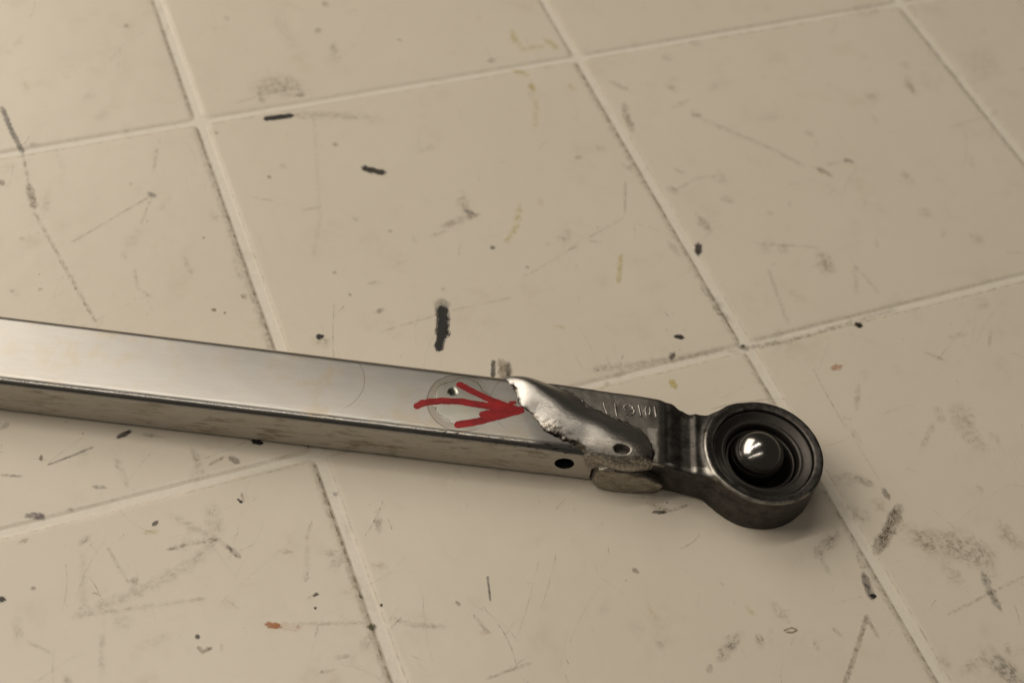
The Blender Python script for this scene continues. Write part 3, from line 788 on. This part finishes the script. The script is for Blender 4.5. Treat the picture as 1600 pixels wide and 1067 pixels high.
# raised number on the neck
STROKES = [[(-68.0, 14.6), (-67.2, 11.5), (-66.6, 9.6)], [(-63.1, 14.9), (-62.8, 11.5), (-62.3, 9.0)],
 [(-59.3, 14.0), (-58.6, 15.2), (-57.2, 15.6), (-55.8, 14.8), (-55.4, 13.2), (-57.1, 12.2), (-58.8, 12.8)], [(-55.5, 14.5), (-54.9, 12.3), (-55.4, 10.8), (-56.7, 10.1), (-58.5, 10.3)],
 [(-53.1, 15.6), (-52.5, 12.7), (-52.1, 10.6)], [(-48.4, 15.6), (-49.8, 15.4), (-50.3, 13.4), (-49.8, 11.4), (-48.6, 11.2), (-48.1, 13.4), (-48.4, 15.6)],
 [(-46.3, 15.9), (-46.0, 13.6), (-45.6, 11.2)]]
def strokes_sdf(x, y, z):
    d = np.full(x.shape, 1e9)
    for s in STROKES:
        for i in range(len(s) - 1): d = np.minimum(d, seg2(x, y, s[i], s[i + 1])[0])
    return np.sqrt(d ** 2 + ((z - 19.72) * .8) ** 2) - .60 + vnoise(x, y, z, 1.4, 4) * .10
pos, fc = nets(strokes_sdf, (-70, 7.5, 18.8), (-43.5, 17.6, 21.4), (.2, .2, .2))
num = mesh_obj('raised_number', pos, fc, M_STEEL, rod); fattr(num, .38 + .3 * vnoise(*pos.T, 2.5, 8))

# socket parts as lathes
def lathe(name, prof, mat, parent, seg=128, wob=.03):
    V = []; F = []
    for r, z in prof:
        for i in range(seg):
            a = i / seg * math.tau; V.append((r * math.cos(a), r * math.sin(a), z + wob * math.sin(3 * a + r)))
    for k in range(len(prof) - 1):
        for i in range(seg): F.append([k * seg + i, k * seg + (i + 1) % seg, (k + 1) * seg + (i + 1) % seg, (k + 1) * seg + i])
    o = mesh_obj(name, V, F, mat, parent)
    b = bmesh.new(); b.from_mesh(o.data); bmesh.ops.recalc_face_normals(b, faces=b.faces); b.to_mesh(o.data); b.free()
    return o
def rounded(p, k=3):
    """chaikin-smoothed profile"""
    for _ in range(k):
        q = [p[0]]
        for a, b in zip(p[:-1], p[1:]): q += [(a[0] * .75 + b[0] * .25, a[1] * .75 + b[1] * .25), (a[0] * .25 + b[0] * .75, a[1] * .25 + b[1] * .75)]
        p = q + [p[-1]]
    return p
rr_ = lathe('retaining_ring', rounded([(21.25, 12), (21.25, 18.6), (20.6, 18.8), (19.4, 18.1), (18.2, 17.5), (17.3, 17.2), (16.8, 17.35), (15.9, 17.0), (15.4, 15.6), (15.3, 10), (21.25, 10), (21.25, 12)], 2), M_CUP, rod)
fattr(rr_, np.zeros(len(rr_.data.vertices)))
cup = lathe('socket_cup', rounded([(15.1, 6), (15.1, 13.9), (14.6, 14.3), (14.0, 14.3), (13.3, 13.2), (12.9, 11.6), (12.6, 9), (12.2, 6), (9, 3.0), (0.01, 2.6)], 2), M_CUP, rod)
fattr(cup, np.zeros(len(cup.data.vertices)))
bpy_m = bpy.data.meshes.new('ball'); b = bmesh.new(); bmesh.ops.create_uvsphere(b, u_segments=96, v_segments=48, radius=11.2 * MM); b.to_mesh(bpy_m); b.free()
bpy_m.materials.append(M_BALL); bpy_m.polygons.foreach_set('use_smooth', [True] * len(bpy_m.polygons))
ball = bpy.data.objects.new('ball', bpy_m); COL.objects.link(ball); ball.parent = rod; ball.location = (-1.5 * MM, 1.0 * MM, 14.4 * MM)

# weld bead across the joint
WL = [(-111.6, 22.0), (-109.9, 19.0), (-107.1, 16.7), (-105.2, 14.3), (-104.5, 9.2), (-101.6, 5.7), (-97.7, 3.7), (-95.4, -0.4), (-92.0, -4.0), (-87.7, -5.4), (-84.5, -6.6), (-79.2, -7.6), (-75.9, -9.6), (-73.2, -11.6)]
WR = [(-90.1, 22.5), (-86.5, 19.6), (-81.3, 17.3), (-76.6, 14.0), (-71.7, 10.6), (-66.2, 8.6), (-61.3, 6.8), (-56.7, 5.0), (-52.7, 3.5), (-49.8, 1.2), (-47.6, -2.4), (-46.9, -7.5), (-47.6, -11.4)]
WP = WL + [(-66, -12.6), (-56, -12.8)] + WR[::-1] + [(-90.5, 24.0), (-111.6, 24.0)]
def weld2(x, y, z):
    nx = x + vnoise(x, y, z, 4.2, 21) * .4 + vnoise(x, y, z, 1.3, 22) * .55 + vnoise(x, y, z, .6, 26) * .25
    ny = y + vnoise(x, y, z, 3.1, 23) * .4 + vnoise(x, y, z, 1.1, 24) * .50 + vnoise(x, y, z, .6, 27) * .2
    return poly2(nx, ny, WP)
SG = np.linspace(-115, -20, 300)
def side_curve(P):
    P = np.array(P); s = P[:, 0] * .80 - P[:, 1] * .60; t = P[:, 0] * .60 + P[:, 1] * .80; o = np.argsort(s)
    c = np.interp(SG, s[o], t[o]); k = np.exp(-np.linspace(-2, 2, 41) ** 2); k /= k.sum()
    return np.convolve(np.pad(c, 20, mode='edge'), k, mode='valid')
TLs, TRs = side_curve(WL), side_curve(WR)
def weld_sdf(x, y, z):
    d2 = weld2(x, y, z)
    # domed crown: rises quickly at the left lip, long slope down to the right
    sa, ta = x * .80 - y * .60, x * .60 + y * .80
    tL, tR = np.interp(sa, SG, TLs), np.interp(sa, SG, TRs)
    tt = np.clip((ta - tL) / (tR - tL), 0, 1); em = np.minimum(ta - tL, tR - ta)
    crown = (3.1 * np.sin(np.pi * tt ** .95) ** 1.15 + .3 * vnoise(x, y, x * 0, 11, 25)) * np.clip(em / 1.5 + .3, 0, 1)
    edge = .45 * np.clip(-d2 / .5, 0, 1) ** .5
    roundback = np.clip((y - 16) / 6.6, 0, 1.3) ** 2 * 3.2
    roundfront = np.clip((-8.0 - y) / 6., 0, 1.3) ** 2 * 3.0
    base = np.where(x > -50, 20.3, 20.9)
    lowr = np.clip((x + 88) / 36, 0, 1) * .5
    top = base + edge + crown - roundback - roundfront - lowr
    v = smax(d2 * .9, (z - top) * .8, .6)
    v = np.maximum(v, 9.8 - z)
    back = smax(y - 22.9, -v * 0 - 1e3, .5)
    v = smax(v, back, 1.2)
    blob = (np.sqrt(((x + 58.5) / 12.5) ** 2 + ((y + 8.2) / 7.0) ** 2 + ((z - 17.0) / 5.6) ** 2) - 1) * 5.5
    v = smin(v, blob, 2.2)
    pit = (np.sqrt(((x + 60.5 + .2 * (y + 9)) / 3.6) ** 2 + ((y + 9.4) / 2.2) ** 2 + ((z - 21.9) / 3.4) ** 2) - 1) * 2.2
    v = smax(v, -pit, .6)
    rawm = rawmask(x, y, z, d2)
    fr = np.clip((-3 - y) / 3, 0, 1) * (x > -76)
    v = v + rawm * (.85 - .7 * fr) * (vnoise(x, y, z, 1.6, 31) * .32 + vnoise(x, y, z, .8, 32) * .14)
    return v
def rawmask(x, y, z, d2):
    # unground metal: rim beyond the ground face and the low blob round the pit
    rightside = np.clip((x * .62 + y * .78 + 50) / 3, 0, 1) * (y < 19)
    rim = np.clip((d2 + .6 + 1.0 * rightside + .9 * vnoise(x, y, z, 3, 41)) / .5, 0, 1)
    lf = np.exp(-((x + 91.5) / 5.5) ** 2 - ((y + 2.9) / 2.6) ** 2) * 1.6        # crumbly patch on the left edge
    front = np.clip((-5.2 - y + vnoise(x, y, z, 4, 42) * 1.2) / 1.4, 0, 1) * np.clip((x + 77) / 3, 0, 1)
    bk = np.clip((z < 18.5) * 1., 0, 1)
    return np.clip(np.maximum.reduce([rim, lf, front * .6, bk * .8]), 0, 1)
pos, fc = nets(weld_sdf, (-114, -17.5, 9.0), (-43, 24.5, 27), (.34, .34, .34))
weld = mesh_obj('weld_bead', pos, fc, M_WELD, arm)
x, y, z = pos.T; d2_ = weld2(x, y, z); fattr(weld, rawmask(x, y, z, d2_))
at = weld.data.attributes.new('crust_shade', 'FLOAT', 'POINT'); at.data.foreach_set('value', np.clip(np.exp(-((x + 60.5) / 2.8) ** 2 - ((y + 9.3) / 1.5) ** 2) * 1.6 * (z < 21.6) + .9 * np.clip(.5 + 1.5 * vnoise(x, y, z, 1.3, 45), 0, 1) * np.exp(-((x + 86.5) / 5) ** 2 - ((y + 4.4) / 1.6) ** 2) + np.exp(-((d2_ + .1) / (.80 + .4 * vnoise(x, y, z, 1.7, 44))) ** 2) * np.clip((y + 10.5) / 1.5 + (x > -52), 0, 1) * (.85 + .5 * vnoise(x, y, z, 2, 43)) * (z > 17), 0, 1))  # crust plus painted shade along the undercut weld edge and in the pit

# flattened weld on the side face
def side_sdf(x, y, z):
    xx = x + 55; prof = 5.4 + .05 * xx
    q = (np.abs(xx / 14.5) ** 3 + np.abs((z - 7.0 + .05 * xx) / (7.3 - .15 * xx)) ** 3) ** (1 / 3.) - 1
    v = smax(q * 5.5, np.abs(y + 12.4) - 3.0 - .35 * vnoise(x, y, z, 7, 53), 1.6)
    return v + vnoise(x, y, z, 2.6, 51) * .22 + vnoise(x, y, z, 1.0, 52) * .08
pos, fc = nets(side_sdf, (-73, -17.5, -1.5), (-38, -8, 21), (.4, .4, .4))
pos[:, 2] = np.maximum(pos[:, 2], .05)
mesh_obj('side_weld', pos, fc, M_SIDE, arm)

# red marker arrow: a thin film of ink on the tube's top face
AR = [([(-145.3, 1.2), (-143.6, 2.6), (-140.6, 4.0), (-135.6, 5.2), (-127.7, 6.0), (-118, 5.4), (-110, 5.0), (-102.9, 5.5)], 1.9),
      ([(-128.9, 14.4), (-122.8, 11.6), (-114.6, 8.2), (-105.1, 5.9)], 1.75), ([(-127.8, -5.6), (-120.4, -3.0), (-111.4, 1.1), (-102.9, 5.3)], 2.0),
      ([(-105.6, 8.8), (-107.2, 8.2), (-107.2, 5.6)], 1.1), ([(-118.4, 0.9), (-113.0, 3.0), (-106.3, 4.7)], 1.7), ([(-113, 5.4), (-107, 5.3)], 1.9)]
def ink_sdf(x, y, z):
    d = np.full(x.shape, 1e9)
    for p, wd in AR:
        for i in range(len(p) - 1): d = np.minimum(d, seg2(x, y, p[i], p[i + 1])[0] - wd * .88)
    d = d + vnoise(x, y, x * 0, 1.6, 61) * .18 + vnoise(x, y, x * 0, .6, 62) * .08
    return np.maximum(d, (np.abs(z - 21.0) - .06))
pos, fc = nets(ink_sdf, (-149, -9, 20.85), (-99, 17.5, 21.15), (.2, .2, .05))
mesh_obj('marker_arrow', pos, fc, M_INK, tube)
